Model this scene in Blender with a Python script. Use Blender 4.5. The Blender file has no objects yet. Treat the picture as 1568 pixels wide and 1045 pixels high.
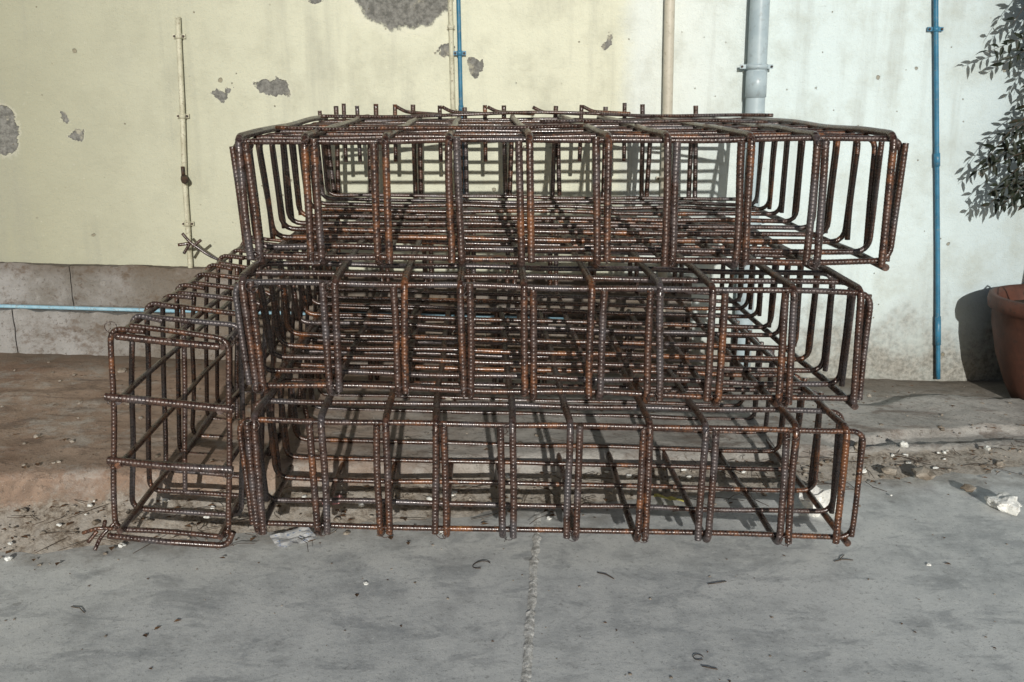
import bpy, math, random, bmesh
import numpy as np
from mathutils import Vector, noise, Matrix
random.seed(7); np.random.seed(7)
R=math.radians
scene=bpy.context.scene
col=scene.collection

# ---------------------------------------------------------------- node helpers
def new_mat(name):
    m=bpy.data.materials.new(name); m.use_nodes=True
    nt=m.node_tree; nt.nodes.clear()
    o=nt.nodes.new('ShaderNodeOutputMaterial'); b=nt.nodes.new('ShaderNodeBsdfPrincipled')
    nt.links.new(b.outputs[0],o.inputs[0])
    return m,nt,b
class G:
    def __init__(s,nt): s.nt=nt
    def n(s,t,**k):
        x=s.nt.nodes.new(t)
        for a,v in k.items(): setattr(x,a,v)
        return x
    def link(s,a,b): s.nt.links.new(a,b)
    def setin(s,sock,v):
        if isinstance(v,bpy.types.NodeSocket): s.link(v,sock)
        else:
            if isinstance(v,(tuple,list)) and len(v)==3 and sock.type=='RGBA': v=(*v,1)
            sock.default_value=v
    def math(s,op,a,b=0.0,clamp=False):
        x=s.n('ShaderNodeMath',operation=op); x.use_clamp=clamp
        s.setin(x.inputs[0],a); s.setin(x.inputs[1],b); return x.outputs[0]
    def vmath(s,op,a,b=(0,0,0)):
        x=s.n('ShaderNodeVectorMath',operation=op)
        s.setin(x.inputs[0],a); s.setin(x.inputs[1],b)
        return x.outputs['Value'] if op in('LENGTH','DISTANCE','DOT_PRODUCT') else x.outputs[0]
    def pos(s): return s.n('ShaderNodeNewGeometry').outputs['Position']
    def sep(s,v):
        x=s.n('ShaderNodeSeparateXYZ'); s.link(v,x.inputs[0]); return x.outputs
    def scale(s,v,k):
        return s.vmath('MULTIPLY',v,k)
    def noise(s,v,sc,det=5,rough=.6,dist=0.0):
        x=s.n('ShaderNodeTexNoise'); s.link(v,x.inputs['Vector'])
        x.inputs['Scale'].default_value=sc; x.inputs['Detail'].default_value=det
        x.inputs['Roughness'].default_value=rough; x.inputs['Distortion'].default_value=dist
        return x.outputs
    def voro(s,v,sc,feat='F1',rnd=1.0):
        x=s.n('ShaderNodeTexVoronoi',feature=feat); s.link(v,x.inputs['Vector'])
        x.inputs['Scale'].default_value=sc; x.inputs['Randomness'].default_value=rnd
        return x.outputs
    def ss(s,v,a,b,lo=0.0,hi=1.0):
        x=s.n('ShaderNodeMapRange',interpolation_type='SMOOTHSTEP')
        s.setin(x.inputs[0],v)
        x.inputs[1].default_value=a;x.inputs[2].default_value=b
        x.inputs[3].default_value=lo;x.inputs[4].default_value=hi
        return x.outputs[0]
    def mix(s,f,a,b,mode='MIX'):
        x=s.n('ShaderNodeMix',data_type='RGBA',blend_type=mode)
        s.setin(x.inputs[0],f); s.setin(x.inputs[6],a); s.setin(x.inputs[7],b)
        return x.outputs[2]
    def bump(s,h,dist=.01,st=1.0,nrm=None):
        x=s.n('ShaderNodeBump'); s.link(h,x.inputs['Height'])
        x.inputs['Distance'].default_value=dist; x.inputs['Strength'].default_value=st
        if nrm is not None: s.link(nrm,x.inputs['Normal'])
        return x.outputs[0]

# ---------------------------------------------------------------- materials
def mat_rebar(name='rusty_rebar',shift=0.0):
    m,nt,b=new_mat(name); g=G(nt)
    uv=g.n('ShaderNodeUVMap').outputs[0]; u=g.sep(uv)
    at=g.n('ShaderNodeAttribute',attribute_name='rnd').outputs['Fac']
    ph=g.math('ADD',g.math('MULTIPLY',u[1],2*math.pi/.0105),g.math('MULTIPLY',u[0],2*math.pi))
    rib=g.ss(g.math('SINE',ph),-.2,.9)
    p=g.pos()
    n1=g.noise(p,7,4,.65)[0]; n2=g.noise(p,60,4,.7)[0]
    c=g.mix(g.ss(n2,.32,.68),(.022,.010,.007),(.098,.044,.026))
    k=g.math('ADD',n1,g.math('MULTIPLY',g.math('SUBTRACT',at,.5),.24))
    k=g.math('ADD',k,g.math('MULTIPLY',g.math('SUBTRACT',n2,.5),.5))
    k=g.math('ADD',k,shift)
    c=g.mix(g.ss(k,.57,.79),c,(.22,.080,.026))
    c=g.mix(g.ss(k,.78,.92),c,(.44,.22,.065))
    k2=g.math('ADD',g.math('SUBTRACT',1.0,n1),g.math('MULTIPLY',g.math('SUBTRACT',at,.5),-.2))
    k2=g.math('ADD',k2,g.math('MULTIPLY',g.math('SUBTRACT',n2,.5),.35))
    steel=g.ss(k2,.50,.72,0,.7)
    c=g.mix(steel,c,(.15,.145,.155))
    c=g.mix(g.math('MULTIPLY',g.math('SUBTRACT',1.0,rib),.25),c,(.025,.012,.009))
    g.link(c,b.inputs['Base Color'])
    g.link(g.math('ADD',g.math('MULTIPLY',steel,.45),.12),b.inputs['Metallic'])
    g.setin(b.inputs['Specular IOR Level'],1.0)
    g.link(g.ss(n2,.3,.7,.20,.42),b.inputs['Roughness'])
    h=g.math('ADD',g.math('MULTIPLY',rib,1.0),g.math('MULTIPLY',n2,.7))
    g.link(g.bump(h,.0009,.7),b.inputs['Normal'])
    return m
M_rebar=mat_rebar()
M_rebar2=mat_rebar('rusty_rebar_dark',-.06)

def mat_wall():
    m,nt,b=new_mat('old_painted_plaster'); g=G(nt)
    p=g.pos(); s=g.sep(p)
    nA=g.noise(p,1.1,4,.6)[0]; nB=g.noise(p,6,6,.65)[0]; nC=g.noise(p,40,6,.7)[0]; nD=g.noise(p,160,3,.6)[0]
    st=g.noise(g.scale(p,(9,1,.8)),1.0,5,.6)[0]
    cream=g.mix(g.ss(g.math('ADD',s[0],g.math('MULTIPLY',nA,.9)),-2.2,.6),(.315,.31,.225),(.665,.665,.53))  # cream painted darker towards the left: light falloff put into the wall colour
    edge=g.math('ADD',s[0],g.math('MULTIPLY',g.math('SUBTRACT',nC,.5),.06))
    edge=g.math('ADD',edge,g.math('MULTIPLY',g.math('SUBTRACT',nB,.5),.10))
    c=g.mix(g.ss(edge,.60,.73),cream,(.69,.73,.69))
    c=g.mix(g.ss(edge,.75,1.5),c,(.62,.71,.715))
    c=g.mix(g.ss(edge,1.8,2.6),c,(.48,.56,.58))
    c=g.mix(g.ss(nB,.42,.75,0,.36),c,(.32,.315,.24))
    c=g.mix(g.ss(st,.50,.75,0,.32),c,(.28,.28,.235))
    c=g.mix(g.ss(nA,.54,.70,0,.22),c,(.30,.30,.26))
    c=g.mix(g.ss(nC,.60,.75,0,.3),c,(.74,.735,.65))
    c=g.mix(g.ss(nD,.58,.70,0,.22),c,(.25,.23,.18))
    low=g.ss(g.math('ADD',s[2],g.math('MULTIPLY',g.math('SUBTRACT',nB,.5),.9)),.48,.0,0,.9)
    c=g.mix(low,c,g.mix(g.ss(nC,.35,.65),(.13,.115,.09),(.33,.31,.27)))
    v=g.voro(g.vmath('ADD',p,g.scale(g.noise(p,25,3,.5)[1],(.02,.02,.02))),7.5)
    r=g.sep(v['Color'])
    pit=g.math('MULTIPLY',g.ss(g.math('ADD',v['Distance'],g.math('MULTIPLY',nC,.06)),.11,.085),g.ss(r[0],.50,.52))
    v2=g.voro(p,16); r2=g.sep(v2['Color'])
    pit2=g.math('MULTIPLY',g.ss(g.math('ADD',v2['Distance'],g.math('MULTIPLY',nC,.05)),.10,.07),g.ss(r2[1],.60,.62))
    pit=g.math('MAXIMUM',pit,pit2)
    q=g.vmath('ADD',p,g.scale(g.vmath('SUBTRACT',g.noise(p,11,6,.7)[1],(.5,.5,.5)),(.13,0,.13)))
    P=[(-.33,1.86,.235,.21),(-.70,1.80,.035,.05),(-.915,1.405,.078,.040),(-.01,1.484,.030,.05),
       (-2.11,1.22,.065,.105),(-1.80,1.20,.038,.024),(-1.845,1.275,.018,.022),(-1.15,1.36,.03,.03),(-1.11,1.385,.018,.018),
       (-.14,1.56,.035,.028),(.58,1.60,.018,.03),(.02,2.5,.4,.2),(-1.9,2.4,.3,.2),(2.9,1.5,.07,.05),(-2.7,1.6,.12,.09)]
    d=None
    for (x,z,rx,rz) in P:
        w=g.vmath('MULTIPLY',g.vmath('SUBTRACT',q,(x,4.6,z)),(1/rx,0,1/rz))
        l=g.vmath('LENGTH',w); d=l if d is None else g.math('MINIMUM',d,l)
    peel=g.ss(d,1.04,.96)
    rim=g.math('SUBTRACT',g.ss(d,1.25,1.05),peel,True)
    c=g.mix(g.math('MULTIPLY',rim,.25),c,(.70,.68,.58))
    cem=g.mix(g.ss(nC,.35,.65),(.11,.108,.098),(.24,.235,.215))
    cem=g.mix(g.ss(nB,.55,.62),cem,(.36,.34,.27))
    c=g.mix(peel,c,cem)
    c=g.mix(g.math('MULTIPLY',pit,.8),c,(.24,.21,.15))
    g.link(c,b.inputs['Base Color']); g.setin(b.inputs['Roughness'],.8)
    g.setin(b.inputs['Specular IOR Level'],.25)
    h=g.math('ADD',g.math('MULTIPLY',nB,.7),g.math('MULTIPLY',nC,.25))
    h=g.math('ADD',h,g.math('MULTIPLY',nD,.07))
    h=g.math('SUBTRACT',h,g.math('MULTIPLY',peel,.30)); h=g.math('SUBTRACT',h,g.math('MULTIPLY',pit,.3))
    g.link(g.bump(h,.018,.9),b.inputs['Normal'])
    return m
M_wall=mat_wall()

def mat_road():
    m,nt,b=new_mat('worn_concrete'); g=G(nt)
    p=g.pos(); s=g.sep(p)
    nA=g.noise(p,1.3,5,.6,.4)[0]; nB=g.noise(p,7,7,.7)[0]; nC=g.noise(p,60,6,.75)[0]; nD=g.noise(p,220,4,.7)[0]
    nS=g.noise(g.scale(p,(2.0,3.5,1)),2.2,7,.72,.6)[0]
    c=g.mix(g.ss(nA,.3,.7),(.47,.485,.485),(.68,.69,.675))
    c=g.mix(g.ss(nB,.42,.62,0,.55),c,(.76,.765,.74))
    c=g.mix(g.ss(nS,.50,.64,0,.62),c,(.33,.345,.355))
    c=g.mix(g.ss(nB,.48,.34,0,.35),c,(.30,.305,.305))
    c=g.mix(g.ss(nC,.54,.68,0,.6),c,(.20,.20,.19))
    c=g.mix(g.ss(nC,.44,.32,0,.55),c,(.84,.84,.81))
    c=g.mix(g.ss(nD,.57,.68,0,.65),c,(.15,.15,.145))
    ke=g.math('ADD',g.math('MULTIPLY',s[0],.168),3.322)
    dd=g.math('SUBTRACT',ke,s[1]); dd=g.math('ADD',dd,g.math('MULTIPLY',g.math('SUBTRACT',nB,.5),.5))
    c=g.mix(g.ss(dd,.38,.05,0,.85),c,g.mix(g.ss(nC,.4,.6),(.15,.125,.095),(.38,.34,.29)))
    v=g.voro(g.vmath('ADD',p,g.scale(g.noise(p,30,3,.6)[1],(.03,.03,0))),5.5); r=g.sep(v['Color'])
    sp=g.math('MULTIPLY',g.ss(g.math('ADD',v['Distance'],g.math('MULTIPLY',nC,.1)),.13,.10),g.ss(r[0],.78,.80))
    c=g.mix(g.math('MULTIPLY',sp,.4),c,(.13,.125,.12))
    g.link(c,b.inputs['Base Color']); g.setin(b.inputs['Roughness'],.7)
    g.setin(b.inputs['Specular IOR Level'],.35)
    h=g.math('ADD',g.math('MULTIPLY',nB,.30),g.math('MULTIPLY',nC,.25)); h=g.math('ADD',h,g.math('MULTIPLY',nD,.13))
    g.link(g.bump(h,.007,.7),b.inputs['Normal'])
    return m
M_road=mat_road()

def mat_slab():
    m,nt,b=new_mat('dusty_slab'); g=G(nt)
    p=g.pos(); s=g.sep(p)
    nA=g.noise(p,1.8,5,.6)[0]; nB=g.noise(p,8,7,.7)[0]; nC=g.noise(p,55,6,.75)[0]; nD=g.noise(p,200,4,.7)[0]
    nG=g.noise(g.scale(p,(1,2.5,1)),5,6,.7,.5)[0]
    xx=g.math('ADD',s[0],g.math('MULTIPLY',g.math('SUBTRACT',nB,.5),.8))
    brown=g.mix(g.ss(nA,.35,.65),(.26,.165,.115),(.40,.295,.225))
    grey=g.mix(g.ss(nA,.35,.65),(.30,.28,.255),(.48,.455,.42))
    c=g.mix(g.ss(xx,-.9,.3),brown,grey)
    c=g.mix(g.ss(nB,.48,.66,0,.6),c,(.51,.48,.44))
    c=g.mix(g.ss(nG,.50,.36,0,.6),c,(.15,.105,.08))
    c=g.mix(g.ss(nC,.53,.68,0,.75),c,(.11,.085,.065))
    c=g.mix(g.ss(nD,.58,.7,0,.5),c,(.60,.57,.53))
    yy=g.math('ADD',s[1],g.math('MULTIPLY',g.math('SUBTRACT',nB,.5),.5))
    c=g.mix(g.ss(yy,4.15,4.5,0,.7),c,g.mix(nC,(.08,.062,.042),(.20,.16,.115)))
    ke=g.math('ADD',g.math('MULTIPLY',s[0],.168),3.322)
    dd=g.math('ADD',g.math('SUBTRACT',ke,s[1]),g.math('MULTIPLY',g.math('SUBTRACT',nC,.5),.05))
    bank=g.mix(g.ss(nC,.38,.62),(.12,.095,.07),(.36,.32,.27))
    bank=g.mix(g.ss(nB,.40,.60,0,.7),bank,(.40,.37,.33))
    c=g.mix(g.ss(dd,.02,.05,0,.92),c,bank)
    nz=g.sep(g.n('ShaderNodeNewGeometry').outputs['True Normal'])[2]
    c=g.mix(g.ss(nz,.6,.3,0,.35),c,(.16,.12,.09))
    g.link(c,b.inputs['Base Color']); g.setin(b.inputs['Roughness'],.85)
    g.setin(b.inputs['Specular IOR Level'],.2)
    h=g.math('ADD',g.math('MULTIPLY',nB,.6),g.math('MULTIPLY',nC,.4)); h=g.math('ADD',h,g.math('MULTIPLY',nD,.2))
    g.link(g.bump(h,.014,.9),b.inputs['Normal'])
    return m
M_slab=mat_slab()

def mat_simple(name,ca,cb,sc=20,rough=.6,bd=.002,cc=None,spec=.4,metal=0.0):
    m,nt,b=new_mat(name); g=G(nt); p=g.pos()
    n=g.noise(p,sc,6,.65)[0]; n2=g.noise(p,sc*6,4,.7)[0]
    c=g.mix(g.ss(n,.35,.65),ca,cb)
    if cc: c=g.mix(g.ss(n2,.54,.66,0,.8),c,cc)
    g.link(c,b.inputs['Base Color']); g.setin(b.inputs['Roughness'],rough)
    g.setin(b.inputs['Specular IOR Level'],spec); g.setin(b.inputs['Metallic'],metal)
    g.link(g.bump(g.math('ADD',n,g.math('MULTIPLY',n2,.5)),bd,.8),b.inputs['Normal'])
    return m
def mat_plinth():
    m,nt,b=new_mat('stained_cement'); g=G(nt); p=g.pos(); s=g.sep(p)
    nA=g.noise(p,3,5,.65)[0]; nB=g.noise(g.scale(p,(1,1,1.4)),9,7,.75)[0]; nC=g.noise(p,60,5,.75)[0]
    c=g.mix(g.ss(nA,.35,.65),(.18,.165,.145),(.31,.30,.29))
    c=g.mix(g.ss(nB,.50,.66,0,.7),c,(.115,.08,.055))
    c=g.mix(g.ss(nB,.42,.32,0,.5),c,(.36,.35,.33))
    c=g.mix(g.ss(nC,.54,.66,0,.6),c,(.08,.06,.045))
    top=g.math('ADD',g.math('ADD',s[2],g.math('MULTIPLY',s[0],.028)),g.math('MULTIPLY',nB,.06))
    c=g.mix(g.ss(top,.52,.60,0,.5),c,(.10,.07,.045))
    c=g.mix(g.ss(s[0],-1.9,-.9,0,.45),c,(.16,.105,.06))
    g.link(c,b.inputs['Base Color']); g.setin(b.inputs['Roughness'],.88); g.setin(b.inputs['Specular IOR Level'],.2)
    g.link(g.bump(g.math('ADD',nB,g.math('MULTIPLY',nC,.4)),.016,.9),b.inputs['Normal'])
    return m
M_plinth=mat_plinth()
M_conduit=mat_simple('cream_painted_conduit',(.42,.40,.29),(.56,.545,.42),14,.55,.002,(.22,.18,.12))
M_beige=mat_simple('beige_pvc',(.46,.43,.35),(.55,.51,.42),10,.45,.001,(.38,.34,.26))
M_grey=mat_simple('grey_pvc',(.34,.42,.46),(.43,.51,.54),6,.35,.001,(.30,.35,.37))
M_blue=mat_simple('blue_pvc',(.025,.13,.22),(.045,.19,.31),12,.4,.001,(.12,.18,.22))
M_paleblue=mat_simple('pale_blue_pvc',(.20,.38,.48),(.32,.48,.56),12,.5,.001,(.20,.18,.15))
M_dark=mat_simple('dark_iron',(.02,.015,.012),(.07,.04,.025),40,.6,.002)
M_leaf=mat_simple('dark_leaf',(.008,.013,.008),(.022,.028,.015),8,.5,.001,(.045,.025,.015),.25)
M_bark=mat_simple('bark',(.05,.035,.025),(.10,.07,.05),30,.8,.004)
M_terra=mat_simple('terracotta',(.070,.028,.018),(.12,.045,.028),7,.6,.003,(.05,.027,.02))
M_soil=mat_simple('soil',(.03,.022,.015),(.07,.05,.035),30,.95,.01)
M_stone=mat_simple('rubble_stone',(.15,.12,.09),(.38,.34,.29),9,.85,.006,(.10,.075,.05),.2)
M_white=mat_simple('lime_chunk',(.70,.70,.66),(.84,.84,.81),14,.85,.006,(.45,.42,.36),.2)
M_dry=mat_simple('dry_leaf',(.08,.04,.02),(.18,.10,.05),25,.8,.002)
M_paper=mat_simple('paper',(.60,.60,.60),(.75,.75,.74),14,.7,.001,(.10,.20,.42))
M_pink=mat_simple('pink_plastic',(.50,.22,.22),(.55,.30,.30),14,.5,.001)
M_yellow=mat_simple('yellow_plastic',(.55,.50,.10),(.60,.56,.2),14,.5,.001)
M_mortar=mat_simple('mortar_joint',(.46,.45,.42),(.88,.87,.83),45,.9,.006,(.18,.17,.15),.2)

# ---------------------------------------------------------------- mesh helpers
def obj_from(name,verts,faces,mat,smooth=False,parent=None):
    me=bpy.data.meshes.new(name); me.from_pydata(verts,[],faces); me.update()
    if smooth: me.polygons.foreach_set('use_smooth',[True]*len(me.polygons))
    me.materials.append(mat)
    o=bpy.data.objects.new(name,me); col.objects.link(o)
    if parent: o.parent=parent
    return o
PITCH=.0105
class Tubes:
    def __init__(s): s.V=[];s.F=[];s.UV=[];s.RN=[];s.n=0
    def add(s,pts,r,segs=8,step=.012,fine=None,rnd=None,uv0=None,taper=None):
        pts=np.array(pts,float)
        d=np.r_[0,np.cumsum(np.linalg.norm(np.diff(pts,axis=0),axis=1))]
        L=d[-1]; st=.0026 if fine is not None else step
        n=max(2,int(L/st)+1); t=np.linspace(0,L,n)
        P=np.stack([np.interp(t,d,pts[:,i]) for i in range(3)],1)
        amp=np.zeros(n)
        if fine is not None:
            near=P[:,1]<fine
            keep=near|(np.arange(n)%6==0); keep[0]=keep[-1]=True
            amp=near.astype(float)[keep]; P=P[keep]; t=t[keep]; n=len(t)
        T=np.gradient(P,axis=0); T/=np.linalg.norm(T,axis=1)[:,None]+1e-12
        ref=np.array([0,0,1.]) if abs(T[0][2])<.9 else np.array([1.,0,0])
        N=np.zeros_like(P); a=np.cross(T[0],ref); a/=np.linalg.norm(a); N[0]=a
        for i in range(1,n):
            a=N[i-1]-T[i]*np.dot(N[i-1],T[i]); N[i]=a/(np.linalg.norm(a)+1e-12)
        B=np.cross(T,N)
        v0=random.random()*5 if uv0 is None else uv0
        th=np.linspace(0,2*math.pi,segs,endpoint=False)
        vv=t+v0
        ph=2*math.pi*vv[:,None]/PITCH+th[None,:]
        x=np.clip((np.sin(ph)+.2)/1.1,0,1); rib=x*x*(3-2*x)
        rr=r*np.ones(n)
        if taper: rr=r*np.linspace(1,taper,n)
        rad=rr[:,None]*(1+.05*rib*amp[:,None]-.01)
        V=P[:,None,:]+rad[:,:,None]*(np.cos(th)[None,:,None]*N[:,None,:]+np.sin(th)[None,:,None]*B[:,None,:])
        V=V.reshape(-1,3)
        i=np.arange(n-1)[:,None]*segs; j=np.arange(segs)[None,:]; j2=(j+1)%segs
        F=np.stack([i+j,i+j2,i+segs+j2,i+segs+j],-1).reshape(-1,4)
        jj=np.broadcast_to(j,(n-1,segs)); ii=np.broadcast_to(np.arange(n-1)[:,None],(n-1,segs))
        uv=np.stack([np.stack([jj/segs,vv[ii]],-1),np.stack([(jj+1)/segs,vv[ii]],-1),
                     np.stack([(jj+1)/segs,vv[ii+1]],-1),np.stack([jj/segs,vv[ii+1]],-1)],2).reshape(-1,2)
        c0=len(V); V=np.vstack([V,P[0],P[-1]])
        s.V.append(V)
        tri=[(c0,(k+1)%segs,k) for k in range(segs)]+[(c0+1,(n-1)*segs+k,(n-1)*segs+(k+1)%segs) for k in range(segs)]
        s.F.append((F+s.n,np.array(tri)+s.n)); s.UV.append((uv,np.tile([[0,vv[0]]],(len(tri)*3,1))))
        s.RN.append(np.full(len(V),random.random() if rnd is None else rnd)); s.n+=len(V)
    def build(s,name,mat,parent=None):
        V=np.vstack(s.V); me=bpy.data.meshes.new(name)
        q=np.vstack([f[0] for f in s.F]); t=np.vstack([f[1] for f in s.F])
        nq,ntr=len(q),len(t)
        me.vertices.add(len(V)); me.vertices.foreach_set('co',V.ravel())
        me.loops.add(nq*4+ntr*3); me.loops.foreach_set('vertex_index',np.r_[q.ravel(),t.ravel()].astype(np.int32))
        me.polygons.add(nq+ntr)
        ls=np.r_[np.arange(nq)*4,nq*4+np.arange(ntr)*3].astype(np.int32)
        me.polygons.foreach_set('loop_start',ls)
        me.update(calc_edges=True)
        uvl=me.uv_layers.new(name='UVMap')
        uvs=np.vstack([u[0] for u in s.UV]+[u[1] for u in s.UV]); uvl.data.foreach_set('uv',uvs.ravel())
        a=me.attributes.new('rnd','FLOAT','POINT'); a.data.foreach_set('value',np.concatenate(s.RN))
        sm=np.r_[np.ones(nq,bool),np.zeros(ntr,bool)]; me.polygons.foreach_set('use_smooth',sm)
        me.validate(); me.materials.append(mat)
        o=bpy.data.objects.new(name,me); col.objects.link(o)
        if parent: o.parent=parent
        return o
def fillet(pts,rad,k=7):
    pts=[np.array(p,float) for p in pts]; out=[pts[0]]
    for i in range(1,len(pts)-1):
        a,b,c=pts[i-1],pts[i],pts[i+1]
        d1=(a-b);l1=np.linalg.norm(d1);d2=(c-b);l2=np.linalg.norm(d2)
        rr=min(rad,l1*.45,l2*.45); p0=b+d1/l1*rr; p2=b+d2/l2*rr
        for t in np.linspace(0,1,k):
            w=.9
            bz=((1-t)**2*p0+2*w*t*(1-t)*b+t*t*p2)/((1-t)**2+2*w*t*(1-t)+t*t)
            out.append(bz)
    out.append(pts[-1]); return np.array(out)
def wobble(P,amp=.0028):
    d=np.r_[0,np.cumsum(np.linalg.norm(np.diff(P,axis=0),axis=1))]
    n=max(3,int(d[-1]/.02)); t=np.unique(np.r_[np.linspace(0,d[-1],n),d])
    Q=np.stack([np.interp(t,d,P[:,i]) for i in range(3)],1)
    for i in range(3):
        for k in range(3):
            wl=random.uniform(.35,1.3); Q[:,i]+=amp*random.uniform(.2,.6)*np.sin(t*2*math.pi/wl+random.random()*6.3)
    return Q

def tie(T,p,s=1.0):
    p=np.array(p); pts=[]
    for k in range(13):
        a=k/12*2*math.pi
        pts.append(p+np.array([.0165*math.cos(a),-.012+.004*math.sin(2*a),.0165*math.sin(a)])*s)
    T.add(pts,.0012,5,step=.004,rnd=.2)
    for _ in range(2):
        q=p+np.array([random.uniform(-.01,.01),-.014,random.uniform(-.01,.01)])
        d=np.array([random.uniform(-1,1),random.uniform(-1,-.2),random.uniform(-.6,1)]); d/=np.linalg.norm(d)
        L=random.uniform(.010,.028)
        c=np.cross(d,[0,1,0])*random.uniform(-.12,.12)*L
        T.add([q,q+d*L*.5+c,q+d*L],.0012,5,step=.005,rnd=.3)

def cage(x0,x1,y0,y1,z0L,z0R,z1L,z1R,xs,ys,stub=0.0,lean=0.0):
    T=Tubes(); W=x1-x0
    Z0=lambda x:z0L+(z0R-z0L)*(x-x0)/W
    Z1=lambda x:z1L+(z1R-z1L)*(x-x0)/W
    rY,rX=.0104,.0084
    allx=[x0+.030]+list(xs)+[x1-.040]
    for i,x in enumerate(allx):
        j=lambda a=.004:random.uniform(-a,a)
        end=i in(0,len(allx)-1)
        d=.0118+random.uniform(0,.003); sg=random.choice([-1,1])
        ln=-lean*.8 if i==0 else 0
        xa=x-d*sg; xb=x+d*sg; ob=j(.006)
        ext=random.uniform(-.016,-.004)
        P=[(xa+j(.008),y0+j(),Z0(x)-ext),(xa+ln,y0+j(.003),Z1(x)),(xa+ob+ln,y1,Z1(x)+j()),(xa+ob+j(.006),y1,Z0(x)+.02)]
        T.add(wobble(fillet(P,.036)),rY,10,fine=3.0)
        if end and i: continue
        up=random.uniform(-.018,-.002)
        st=(stub*random.uniform(.75,1.15)) if stub else up
        P=[(xb+ln+j(.008),y0+j(),Z1(x)+up),(xb,y0+j(.003),Z0(x)),(xb+ob,y1+j(),Z0(x)),(xb+ob+j(.012),y1+.005,Z1(x)+st)]
        T.add(wobble(fillet(P,.036)),rY,10,fine=3.0)
        if random.random()<.8: tie(T,(x,y0,Z1(x)-.02))
        if random.random()<.8: tie(T,(x,y0,Z0(x)+.02))
    x=x1-.012
    T.add(wobble(np.array([(x,y0+.01,Z0(x)+.004),(x,y1,Z0(x)+.004)])),rY,10,fine=3.0)
    for i,y in enumerate(ys):
        j=lambda a=.004:random.uniform(-a,a)
        dz=.0185; s=random.choice([-1,1])*.0088
        l=lean*random.uniform(.85,1.15)
        st=(stub*random.uniform(.5,.9)) if (stub and i>2 and random.random()<.4) else random.uniform(-.03,-.012)
        P=[(x0-l+j(),y+s+j(),Z1(x0)+st),(x0+j(),y+s,Z0(x0)+dz),(x1+j(),y+s,Z0(x1)+dz),(x1+l*.4+j(),y+s+j(),Z1(x1)-random.uniform(.012,.03))]
        T.add(wobble(fillet(P,.042)),rX,10,fine=2.9)
        P=[(x0+.004+j(),y-s+j(),Z0(x0)+random.uniform(.015,.035)),(x0-l+j(),y-s,Z1(x0)-dz+.006),(x1+l*.4+j(),y-s,Z1(x1)-dz+.006),(x1+j(),y-s+j(),Z0(x1)+random.uniform(.015,.035))]
        T.add(wobble(fillet(P,.042)),rX,10,fine=2.9)
    return T

def ylist(y0,y1,n):
    return [y0+.022+(y1-y0-.05)*i/(n-1)+(random.uniform(-.008,.008) if 0<i<n-1 else 0) for i in range(n)]
Y0=2.70
T=cage(-.638,1.148,Y0,4.30,.945,.918,1.283,1.287,
    [-.445,-.259,-.064,.128,.335,.518,.721,.925],ylist(Y0,4.30,10),stub=.05,lean=.02)
for x in (-.56,-.50,-.35,-.16,.03,.43,.62):   # upright bar ends along the far edge
    T.add([(x,4.285,1.10),(x+random.uniform(-.006,.006),4.285,1.333+random.uniform(-.01,.012))],.009,8,step=.02)
for x in (-.35,-.16,.03,.22,.43):             # bars bent down over the far edge
    T.add(wobble(fillet([(x+.01,4.28,1.325),(x+.05,4.27,1.304),(x+.20,4.20,1.298)],.05),.003),.0075,8,step=.01)
T.add(wobble(np.array([(-.60,3.9,1.298),(-.1,4.1,1.301),(.5,4.15,1.301),(1.1,3.8,1.300)]),.009),.007,7,step=.02)
T.add(wobble(np.array([(.2,3.35,1.301),(.5,3.25,1.301),(.95,3.3,1.302)]),.007),.006,7,step=.02)
T.add(wobble(np.array([(-.58,2.95,1.298),(-.2,2.85,1.298),(.3,2.98,1.298)]),.007),.006,7,step=.02)
T.build('rebar_cage',M_rebar)
T=cage(-.652,1.095,Y0,4.26,.575,.510,.905,.862,
    [-.411,-.218,-.040,.137,.325,.490,.666,.868],ylist(Y0,4.26,11),lean=.022)
T.build('rebar_cage.001',M_rebar)
T=cage(-.672,1.115,Y0,4.22,.145,.076,.505,.450,
    [-.467,-.285,-.117,.078,.268,.476,.662,.902],ylist(Y0,4.22,9),lean=.014)
T.build('rebar_cage.002',M_rebar)

# narrow column cage at the left
T=Tubes()
cx=lambda s,t:(-1.05+.315*s)+.045*t
cz=lambda s,t:(.172-.028*s)+(.605-.012*s)*t
yc=2.68
def cp(s,t,y): return (cx(s,t),y,cz(s,t))
ysl=[0,.15,.30,.46,.62,.80,.98,1.16,1.34,1.52,1.66]
for i,dy in enumerate(ysl):
    y=yc+dy
    j=lambda a=.005:random.uniform(-a,a)
    P=[cp(.15,1,y+.012),cp(1,1,y),cp(1,0,y),cp(0,0,y),cp(0,1,y),cp(.30,1,y-.014)]
    P=[(p[0]+j(),p[1]+j(),p[2]+j()) for p in P]
    T.add(wobble(fillet(P,.035),.003),.008,10,fine=3.0)
    if i in (0,):
        for t in (.345,.655):
            T.add(wobble(np.array([(cx(0,t)-.018,y-.014,cz(0,t)+.012),(cx(1,t)+.016,y-.012,cz(1,t)+.008)]),.003),.0115,10,fine=3.0)
            T.add(wobble(np.array([(cx(0,t)-.010,y+.012,cz(0,t)),(cx(1,t)+.01,y+.014,cz(1,t))]),.003),.009,10,fine=3.0)
T.add(wobble(np.array([(cx(.05,1),yc-.016,cz(.05,1)-.022),(cx(.92,1),yc-.014,cz(.92,1)-.02)]),.003),.0105,10,fine=3.0)
for dy in (.3,1.0): T.add(wobble(np.array([cp(.33,1.0,yc+dy),cp(.35,0,yc+dy)]),.004),.008,8,step=.02)
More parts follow.
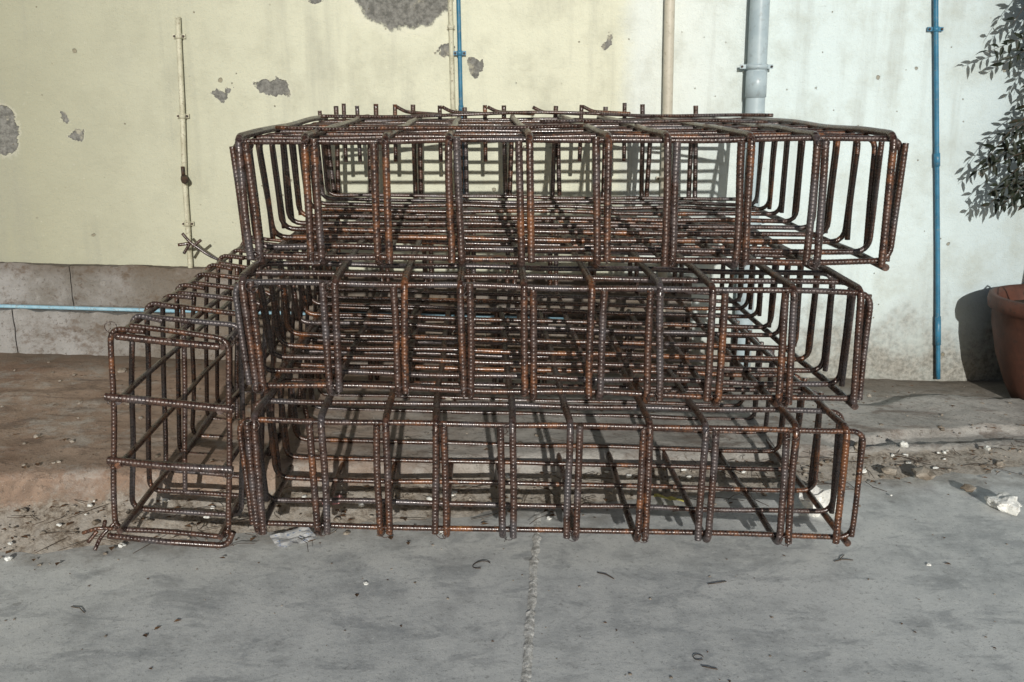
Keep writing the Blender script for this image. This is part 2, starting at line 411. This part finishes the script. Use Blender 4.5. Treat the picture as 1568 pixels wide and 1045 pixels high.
for (s,t) in [(0.06,.97),(.94,.97),(.94,.03),(.06,.03),(.05,.345),(.95,.345),(.05,.655),(.95,.655),(.5,.975)]:
    a0=random.uniform(-.03,-.005) if t>.05 else -.045
    P=[(cx(s,t),yc+a0,cz(s,t)),(cx(s,t)+random.uniform(-.01,.01),yc+1.72,cz(s,t)+random.uniform(-.01,.01))]
    T.add(wobble(np.array(P),.005),.009,10,fine=3.0)
T.add(fillet([(-1.07,yc-.02,.165),(-.90,yc-.035,.150),(-.735,yc-.02,.128),(-.715,yc-.015,.17)],.03),.009,10,fine=3.2)
for e in [[(-1.03,yc,.175),(-1.09,yc-.03,.195),(-1.14,yc-.02,.175)],[(-1.05,yc,.20),(-1.09,yc-.02,.165),(-1.10,yc-.05,.135)],[(-1.08,yc-.02,.19),(-1.07,yc-.03,.215)],[(-1.10,yc-.02,.18),(-1.125,yc-.03,.15)]]:
    T.add(fillet(e,.02),.006,8,step=.008)
for e in [[(-1.03,4.36,.62),(-1.20,4.42,.68),(-1.28,4.42,.74),(-1.31,4.42,.78)],[(-1.28,4.42,.735),(-1.33,4.41,.73)],[(-1.28,4.42,.735),(-1.31,4.42,.69)],[(-1.27,4.42,.72),(-1.23,4.42,.75)]]:
    T.add(fillet(e,.02),.007,8,step=.01,rnd=0.0)
for s_ in (0,1):
    for t_ in (0,1,.345,.655): tie(T,cp(s_,t_,yc))
T.build('column_rebar_cage',M_rebar2)

# ---------------------------------------------------------------- ground
def ke(x): return 3.322+.168*max(-6,min(6,x))
def slabz(x,y):
    return .125-.039*(max(-2.8,min(2.3,x))-.2)
NZ=lambda x,y,s,z=0.0:noise.noise(Vector((x*s,y*s,z)))
def bankz(x,y):
    e=ke(x); return max(0,slabz(x,y)*.55*(1-max(0,(e-.045-y))/.16))
bpy.ops.mesh.primitive_grid_add(x_subdivisions=8,y_subdivisions=8,size=400,location=(0,0,0))
gr=bpy.context.object; gr.name='concrete_ground'; gr.data.materials.append(M_road)

xs=np.r_[np.linspace(-40,-3,12)[:-1],np.arange(-3,3.4,.0175),np.linspace(3.4,40,12)]
V=[];rows=None
for x in xs:
    e=ke(x)+.020*NZ(x,0,2.2)+.018*NZ(x,0,9)+.010*NZ(x,0,30)
    brk=max(0,min(1,(x-1.15)/.3))
    e+=brk*.10*(NZ(x,3,3.5))
    zt=slabz(x,0)
    colm=[]
    b0=e-.20+.05*NZ(x,7,4)+.02*NZ(x,7,15)
    for q in np.linspace(0,1,9):
        y=b0+(e-.035-b0)*q
        z=-.012+(zt*.55+.012)*q**1.1+(.012*NZ(x,y,11)+.007*NZ(x,y,30)+.004*NZ(x,y,70))*(.3+q*.7)
        colm.append((x,y,z))
    colm+=[(x,e-.006,zt-.022+.010*NZ(x,5,25)),(x,e+.014,zt-.006+.006*NZ(x,8,18))]
    ys=np.linspace(e+.04,4.7,62)
    for y in ys:
        z=zt+.008*NZ(x,y,3)+.005*NZ(x,y,14)+.0025*NZ(x,y,40)
        d=brk*max(0,min(1,(y-4.15+.3*NZ(x,y,2.5))/.06)); z-=d*.035
        d2=brk*max(0,min(1,((e+.16+.12*NZ(x,y,3,4))-y)/.02)); z-=d2*.028
        colm.append((x,y,z))
    rows=len(colm); V+=colm
F=[(i*rows+j,(i+1)*rows+j,(i+1)*rows+j+1,i*rows+j+1) for i in range(len(xs)-1) for j in range(rows-1)]
obj_from('pavement_kerb',V,F,M_slab,True)

V=[];F=[];n=260
for i in range(n):
    y=.3+(3.15-.3)*i/(n-1); x=-.085+.0886*y+.004*NZ(0,y,6)
    w=.009+.006*NZ(1,y,25)+.005*NZ(2,y,60)
    for k,(dx,z) in enumerate([(-w-.003,.001),(-w*.6,.0045),(0,.006),(w*.6,.0045),(w+.003,.001)]):
        V.append((x+dx,y,z+.0015*NZ(x+dx,y,70)))
for i in range(n-1):
    for k in range(4): F.append((i*5+k,i*5+k+1,i*5+k+6,i*5+k+5))
obj_from('pavement_joint',V,F,M_mortar)

# ---------------------------------------------------------------- wall & plinth
def box(x0,x1,y0,y1,z0,z1): 
    return [(x0,y0,z0),(x1,y0,z0),(x1,y1,z0),(x0,y1,z0),(x0,y0,z1),(x1,y0,z1),(x1,y1,z1),(x0,y1,z1)],[(0,3,2,1),(4,5,6,7),(0,1,5,4),(1,2,6,5),(2,3,7,6),(3,0,4,7)]
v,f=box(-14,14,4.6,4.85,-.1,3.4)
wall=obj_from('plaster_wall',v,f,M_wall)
v,f=box(-14,14,4.56,4.89,3.4,3.47)
obj_from('coping',v,f,M_plinth,parent=wall)
pe=bpy.data.objects.new('wall_plinth',None); col.objects.link(pe)
def block(name,x0,x1,y0,zb,zt,sl=-.028,mat=M_plinth):
    nx=max(2,int((x1-x0)/.02)); nz=10; V=[];F=[]
    for i in range(nx+1):
        x=x0+(x1-x0)*i/nx
        for j in range(nz+1):
            t=j/nz; z=zb+(zt-zb)*t+sl*(x+1.33)
            ed=.008 if (i in(0,nx) or j in (0,nz)) else 0
            V.append((x,y0+ed+.012*NZ(x,z,6)+.008*NZ(x,z,22),z+(.014*NZ(x,z,7)+.009*NZ(x,z,25) if j==nz else 0)))
        V.append((x,4.62,zt+sl*(x+1.33)))
    r=nz+2
    for i in range(nx):
        for j in range(nz+1): F.append((i*r+j,(i+1)*r+j,(i+1)*r+j+1,i*r+j+1))
    for i in (0,nx):
        F.append([i*r+j for j in range(nz+2)] if i==0 else [i*r+j for j in range(nz+1,-1,-1)])
    return obj_from(name,V,F,mat,False,pe)
x=-6.0;k=0
while x<.9:
    w=random.uniform(.85,1.1); block(f'lower_block_{k}',x,min(x+w,1.0)-.005,4.495,-.02,.395); x+=w;k+=1
x=-6.4
while x<.9:
    w=random.uniform(.9,1.3); block(f'upper_block_{k}',x,min(x+w,1.0)-.004,4.55,.398,.60); x+=w;k+=1
T=Tubes()
T.add([(-6,4.520,.548),(-2.2,4.520,.436),(-1.33,4.520,.404),(-.3,4.518,.378),(.4,4.518,.354)],.009,10,step=.1)
T.build('water_pipe',M_paleblue)

# ---------------------------------------------------------------- pipes
def pipe(name,pts,r,mat,clamps=(),cr=1.25,ears=.03,sleeves=()):
    T=Tubes(); T.add(pts,r,20,step=.05)
    p=np.array(pts)
    def at(z): 
        o=np.argsort(p[:,2]); return np.interp(z,p[o,2],p[o,0]),np.interp(z,p[o,2],p[o,1])
    for z in clamps:
        x,y=at(z); T.add([(x,y,z-.011),(x,y,z+.011)],r*cr,20,step=.02)
    for (z0,z1,k) in sleeves:
        a,b=at(z0),at(z1); T.add([(a[0],a[1],z0),(b[0],b[1],z1)],r*k,20,step=.05)
    o=T.build(name,mat)
    for i,z in enumerate(clamps):
        x,y=at(z); w=r*cr+ears
        v,f=box(x-w,x+w,y+.004,y+.012,z-.009,z+.009); obj_from(f'clamp_{i}',v,f,mat if r<.03 else M_grey,parent=o)
        T2=Tubes()
        for sx in(-1,1): T2.add([(x+sx*(w-.008),y-.004,z),(x+sx*(w-.008),y+.005,z)],.005,8,step=.02)
        T2.build(f'clamp_bolts_{i}',M_dark,o)
    return o
pipe('conduit_pipe',[(-1.30,4.585,1.70),(-1.312,4.58,1.3),(-1.327,4.582,1.0),(-1.333,4.58,.57)],.012,M_conduit,clamps=(1.62,1.28,.80),ears=.012)
T=Tubes(); T.add([(-1.326,4.575,1.01),(-1.318,4.545,1.005),(-1.312,4.53,1.0)],.016,10,step=.01); T.add([(-1.326,4.56,1.02),(-1.326,4.56,1.06)],.008,8,step=.02)
T.build('pipe_valve',M_dark)
pipe('conduit_pipe.001',[(-.122,4.587,3.3),(-.118,4.585,1.8),(-.112,4.588,1.3),(-.10,4.586,.6)],.0115,M_conduit,clamps=(1.66,1.30),ears=.004)
pipe('blue_water_pipe',[(-.086,4.575,3.3),(-.082,4.575,1.8),(-.076,4.573,1.3),(-.053,4.575,.6)],.0095,M_blue,clamps=(1.55,),ears=.016,sleeves=((1.30,1.325,1.25),))
pipe('drain_pipe',[(.835,4.57,3.3),(.843,4.57,1.77),(.853,4.57,1.2),(.86,4.57,.3)],.0235,M_beige,clamps=(2.2,1.0),ears=.012)
pipe('drain_pipe.001',[(1.225,4.545,3.3),(1.235,4.545,1.77),(1.243,4.545,1.2),(1.25,4.545,.1)],.043,M_grey,clamps=(1.493,.8),cr=1.12,ears=.026,sleeves=((1.36,1.475,1.09),))
pipe('blue_water_pipe.001',[(1.92,4.58,3.0),(2.03,4.58,1.77),(2.09,4.58,1.25),(2.16,4.58,.65),(2.225,4.57,.03)],.0110,M_blue,clamps=(1.655,),ears=.022,sleeves=((1.05,1.11,1.3),(.2,.34,1.25)))

# ---------------------------------------------------------------- potted plant
pp=bpy.data.objects.new('potted_plant',None); col.objects.link(pp)
pc=(2.61,4.26); zb=.02
prof=[(.13,0),(.17,.0),(.20,.05),(.255,.18),(.285,.30),(.292,.37),(.310,.375),(.315,.40),(.310,.425),(.290,.43),(.275,.41),(.265,.36)]
V=[];F=[];ns=64
for i in range(ns):
    a=2*math.pi*i/ns
    for (r,z) in prof: V.append((pc[0]+r*math.cos(a),pc[1]+r*math.sin(a),zb+z*1.12))
m_=len(prof)
for i in range(ns):
    for j in range(m_-1): F.append((i*m_+j,((i+1)%ns)*m_+j,((i+1)%ns)*m_+j+1,i*m_+j+1))
obj_from('pot',V,F,M_terra,True,pp)
V=[(pc[0],pc[1],zb+.425)];F=[]
for i in range(ns):
    a=2*math.pi*i/ns; V.append((pc[0]+.270*math.cos(a),pc[1]+.270*math.sin(a),zb+.41+.008*NZ(i,0,.5)))
for i in range(ns): F.append((0,1+i,1+(i+1)%ns))
obj_from('soil',V,F,M_soil,True,pp)
T=Tubes(); LV=[];LF=[]
def leaf(p,d,up,L,w):
    d=np.array(d)/np.linalg.norm(d); s_=np.cross(d,up); s_/=np.linalg.norm(s_)+1e-9; nn=np.cross(s_,d)
    b0=len(LV)
    for (t,h,z) in [(0,0,0),(.3,.5,.03),(.65,.42,.02),(1,0,-.08)]:
        c=p+d*L*t+nn*L*z
        if h==0: LV.append(tuple(c))
        else: LV.append(tuple(c+s_*w*h+nn*L*.06)); LV.append(tuple(c-s_*w*h+nn*L*.06)); LV.append(tuple(c))
    for f in [(0,1,3),(0,3,2),(1,4,6,3),(3,6,5,2),(4,7,6),(6,7,5)]: LF.append(tuple(b0+i for i in f))
def stem(p0,p1,droop,nl,L):
    p0=np.array(p0);p1=np.array(p1)
    t=np.linspace(0,1,12)[:,None]; P=p0*(1-t)+p1*t; P[:,2]+=droop*4*(t*(1-t))[:,0]
    P[:,1]=np.minimum(P[:,1],4.55)
    T.add(P,.0028,5,step=.02,taper=.35)
    for i in range(nl):
        u=.25+.75*(i+random.random()*.5)/nl; k=min(10,int(u*11)); q=P[k]+(P[k+1]-P[k])*(u*11-k)
        dr=P[k+1]-P[k]; dr/=np.linalg.norm(dr)
        sd=np.cross(dr,np.array([0,-1,.2]))*(1 if i%2 else -1)
        dd=dr*.45+sd*.7+np.random.normal(0,.25,3)+np.array([0,-.1,-.45])
        leaf(q,dd,np.random.normal(0,.5,3)+np.array([0,-1,.5]),L*random.uniform(.7,1.2),L*.30)
trunk=np.array([(2.61,4.26,.40),(2.63,4.27,.8),(2.60,4.3,1.2),(2.62,4.3,1.7),(2.60,4.3,2.1)])
T.add(trunk,.017,10,step=.03,taper=.5)
T.add([(2.56,4.2,.42),(2.45,4.14,.62),(2.38,4.1,.55)],.004,6,step=.02)
T.add([(2.45,4.2,.42),(2.34,4.12,.55)],.005,6,step=.02)
T.add([(2.62,4.2,.42),(2.72,4.1,.66),(2.7,4.0,.85)],.004,6,step=.02)
targets=[]
U=random.uniform
for _ in range(26): targets.append((U(2.18,2.6),U(4.32,4.5),U(1.50,1.90)))
for _ in range(12): targets.append((U(2.30,2.6),U(4.32,4.5),U(1.18,1.55)))
for _ in range(18): targets.append((U(2.22,2.5),U(4.32,4.5),U(.88,1.14)))
for _ in range(45): targets.append((U(2.50,3.2),U(4.1,4.5),U(.95,2.3)))
for tg in targets:
    z=min(2.1,tg[2]+random.uniform(.05,.35)); i=(z-.38)/1.72*4; k=min(3,int(i)); b0=trunk[k]+(trunk[k+1]-trunk[k])*(i-k)
    stem(b0,tg,random.uniform(.02,.10),random.randint(12,20),.056)
T.build('branches',M_bark,pp)
obj_from('leaves',LV,LF,M_leaf,False,pp)

# ---------------------------------------------------------------- rubble, litter
def stone(V,F,c,s,rough=.35,flat=.6,sub=2):
    bm=bmesh.new(); bmesh.ops.create_icosphere(bm,subdivisions=sub,radius=1)
    o=random.random()*99; b0=len(V); rz=random.random()*6
    ax=random.uniform(.7,1.3)
    for v in bm.verts:
        k=1+rough*noise.noise(v.co*1.3+Vector((o,0,0)))*1.6+.1*noise.noise(v.co*4+Vector((o,0,0)))
        p=v.co*k*s; p=Vector((p.x*ax,p.y,p.z*flat)); p=Matrix.Rotation(rz,3,'Z')@p
        V.append((c[0]+p.x,c[1]+p.y,c[2]+p.z))
    for f in bm.faces: F.append(tuple(b0+v.index for v in f.verts))
    bm.free()
V=[];F=[]
for _ in range(520):
    x=random.uniform(-2.6,2.9); d=abs(random.gauss(0,.09)); y=ke(x)-.05-d
    s_=min(.018,random.lognormvariate(-5.5,.6)); 
    stone(V,F,(x,y,bankz(x,y)+s_*.2),s_)
for _ in range(240):
    x=random.uniform(-2.6,2.9); y=random.uniform(ke(x)+.05,4.45); s_=min(.018,random.lognormvariate(-5.4,.5)); stone(V,F,(x,y,slabz(x,y)+s_*.2),s_)
for _ in range(120):
    x=random.uniform(-2.2,2.4); y=random.uniform(1.9,3.0); s_=random.uniform(.0012,.004); stone(V,F,(x,y,s_*.3),s_)
for c,s_ in [((1.62,3.36,.04),.035),((1.50,3.38,.04),.025),((1.74,3.26,.02),.02),((1.45,3.55,.07),.03)]: stone(V,F,c,s_)
obj_from('rubble',V,F,M_stone)
def one_stone(name,c,s_,mat,flat=.6):
    V=[];F=[]; stone(V,F,c,s_,.45,flat,3); return obj_from(name,V,F,mat)
one_stone('white_concrete_chunk',(1.80,3.12,.022),.05,M_white,.6)
one_stone('white_concrete_chunk.001',(1.15,3.12,.04),.055,M_white,.9)
V=[];F=[]
for _ in range(60):
    x=random.choice([random.uniform(-1.6,-.6),random.uniform(.9,2.4),random.uniform(-.6,.9)]); y=ke(x)-.05-abs(random.gauss(0,.10)); stone(V,F,(x,y,bankz(x,y)+.008),random.uniform(.004,.012))
for c,s_ in [((1.63,3.56,.075),.02),((1.95,3.55,.06),.015),((1.36,2.72,.002),.007),((-.34,2.66,.002),.007)]: stone(V,F,c,s_)
obj_from('plaster_fragments',V,F,M_white)

def scrap(name,c,w,h,mat,ang=0,curl=.01):
    V=[];F=[];n=8
    for i in range(n+1):
        for j in range(n+1):
            a=(i/n-.5)*w; b=(j/n-.5)*h
            x=c[0]+a*math.cos(ang)-b*math.sin(ang); y=c[1]+a*math.sin(ang)+b*math.cos(ang)
            z=curl*(1+noise.noise(Vector((i*.5,j*.5,c[0]*7))))+.012+bankz(x,y)
            V.append((x,y,z))
    for i in range(n):
        for j in range(n): F.append((i*(n+1)+j,(i+1)*(n+1)+j,(i+1)*(n+1)+j+1,i*(n+1)+j+1))
    return obj_from(name,V,F,mat)
scrap('paper_scrap',(-.60,2.94,0),.13,.11,M_paper,.5,.008)
scrap('paper_scrap.001',(-.50,3.12,.0),.07,.03,M_pink,.3,.008)
scrap('plastic_strip',(.66,3.20,.0),.12,.022,M_yellow,-.4,.010)
V=[];F=[]
def dleaf(x,y,z,L):
    a=random.random()*6.3; b0=len(V); w=L*.3
    for (t,s_,h) in [(0,0,0),(.4,1,.25),(1,0,.1),(.4,-1,.25)]:
        lx=t*L; ly=s_*w
        V.append((x+lx*math.cos(a)-ly*math.sin(a),y+lx*math.sin(a)+ly*math.cos(a),z+.002+h*L*.5))
    F.append((b0,b0+1,b0+2)); F.append((b0,b0+2,b0+3))
for _ in range(240):
    x=random.uniform(-2.4,2.6); y=ke(x)-.04-abs(random.gauss(0,.13)); dleaf(x,y,bankz(x,y)+.006,random.uniform(.01,.035))
for _ in range(80):
    x=random.uniform(-2.2,2.4); y=random.uniform(1.9,3.1); dleaf(x,y,0,random.uniform(.005,.013))
for (x,y) in [(-.36,2.60),(-.88,2.42),(-.90,2.40),(-.84,2.46),(1.43,2.72),(1.5,2.3)]: dleaf(x,y,0,.022)
for _ in range(120):
    x=random.uniform(-2.4,2.6); y=random.uniform(ke(x)+.03,4.4); dleaf(x,y,slabz(x,y)+.004,random.uniform(.01,.03))
obj_from('dead_leaves',V,F,M_dry)
T=Tubes()
def twig(x,y,L,a,z=.003,r=.0014):
    p=np.array([x,y,z]); d=np.array([math.cos(a),math.sin(a),0]); n=np.array([-d[1],d[0],0])*random.uniform(-.15,.15)*L
    T.add([p,p+d*L*.5+n+np.array([0,0,.002]),p+d*L],r,5,step=.01)
for _ in range(210):
    x=random.uniform(-2.4,2.6); y=ke(x)-.04-abs(random.gauss(0,.12)); twig(x,y,random.uniform(.03,.14),random.random()*6.3,bankz(x,y)+random.uniform(.006,.03),.0011)
for (x,y,L,a) in [(.39,2.66,.06,2.4),(.66,2.62,.06,.25),(-1.15,2.55,.06,-.6),(1.08,2.75,.06,.1),(1.10,2.76,.04,.9),(.55,2.2,.04,-.4)]: twig(x,y,L,a)
T.build('twigs',M_bark)
T=Tubes()
T.add([(.00+.028*math.cos(a),2.76+.022*math.sin(a),.003+.003*math.sin(a*1.5)) for a in np.linspace(.4,4.6,22)],.0013,5,step=.006)
T.add([(.55+.013*math.cos(a),2.24+.013*math.sin(a),.003) for a in np.linspace(0,5.6,22)],.0010,5,step=.006)
T.build('wire_offcut',M_dark)

# ---------------------------------------------------------------- light & world
EL=R(16); AZ=R(2.0)
sd=bpy.data.lights.new('sun','SUN'); sd.energy=3.5; sd.angle=R(.5); sd.color=(1,.98,.92)
so=bpy.data.objects.new('sun',sd); col.objects.link(so)
dirv=Vector((-math.sin(AZ)*math.cos(EL),math.cos(AZ)*math.cos(EL),-math.sin(EL)))
so.rotation_euler=dirv.to_track_quat('-Z','Y').to_euler(); so.location=(2,-8,5)
w=bpy.data.worlds.new('World'); scene.world=w; w.use_nodes=True
nt=w.node_tree; bg=nt.nodes['Background']; sk=nt.nodes.new('ShaderNodeTexSky'); sk.sky_type='NISHITA'
sk.sun_disc=False; sk.sun_elevation=EL; sk.sun_rotation=R(180)-AZ
nt.links.new(sk.outputs[0],bg.inputs[0]); bg.inputs[1].default_value=.05
scene.view_settings.view_transform='Standard'; scene.view_settings.look='None'; scene.view_settings.exposure=0

cam=bpy.data.cameras.new('camera'); co=bpy.data.objects.new('camera',cam); col.objects.link(co)
cam.lens=35; cam.sensor_width=36; cam.clip_start=.05; cam.clip_end=1000
co.location=(0,0,1.42); co.rotation_euler=(R(90-14.5),0,R(-1.9))
scene.camera=co
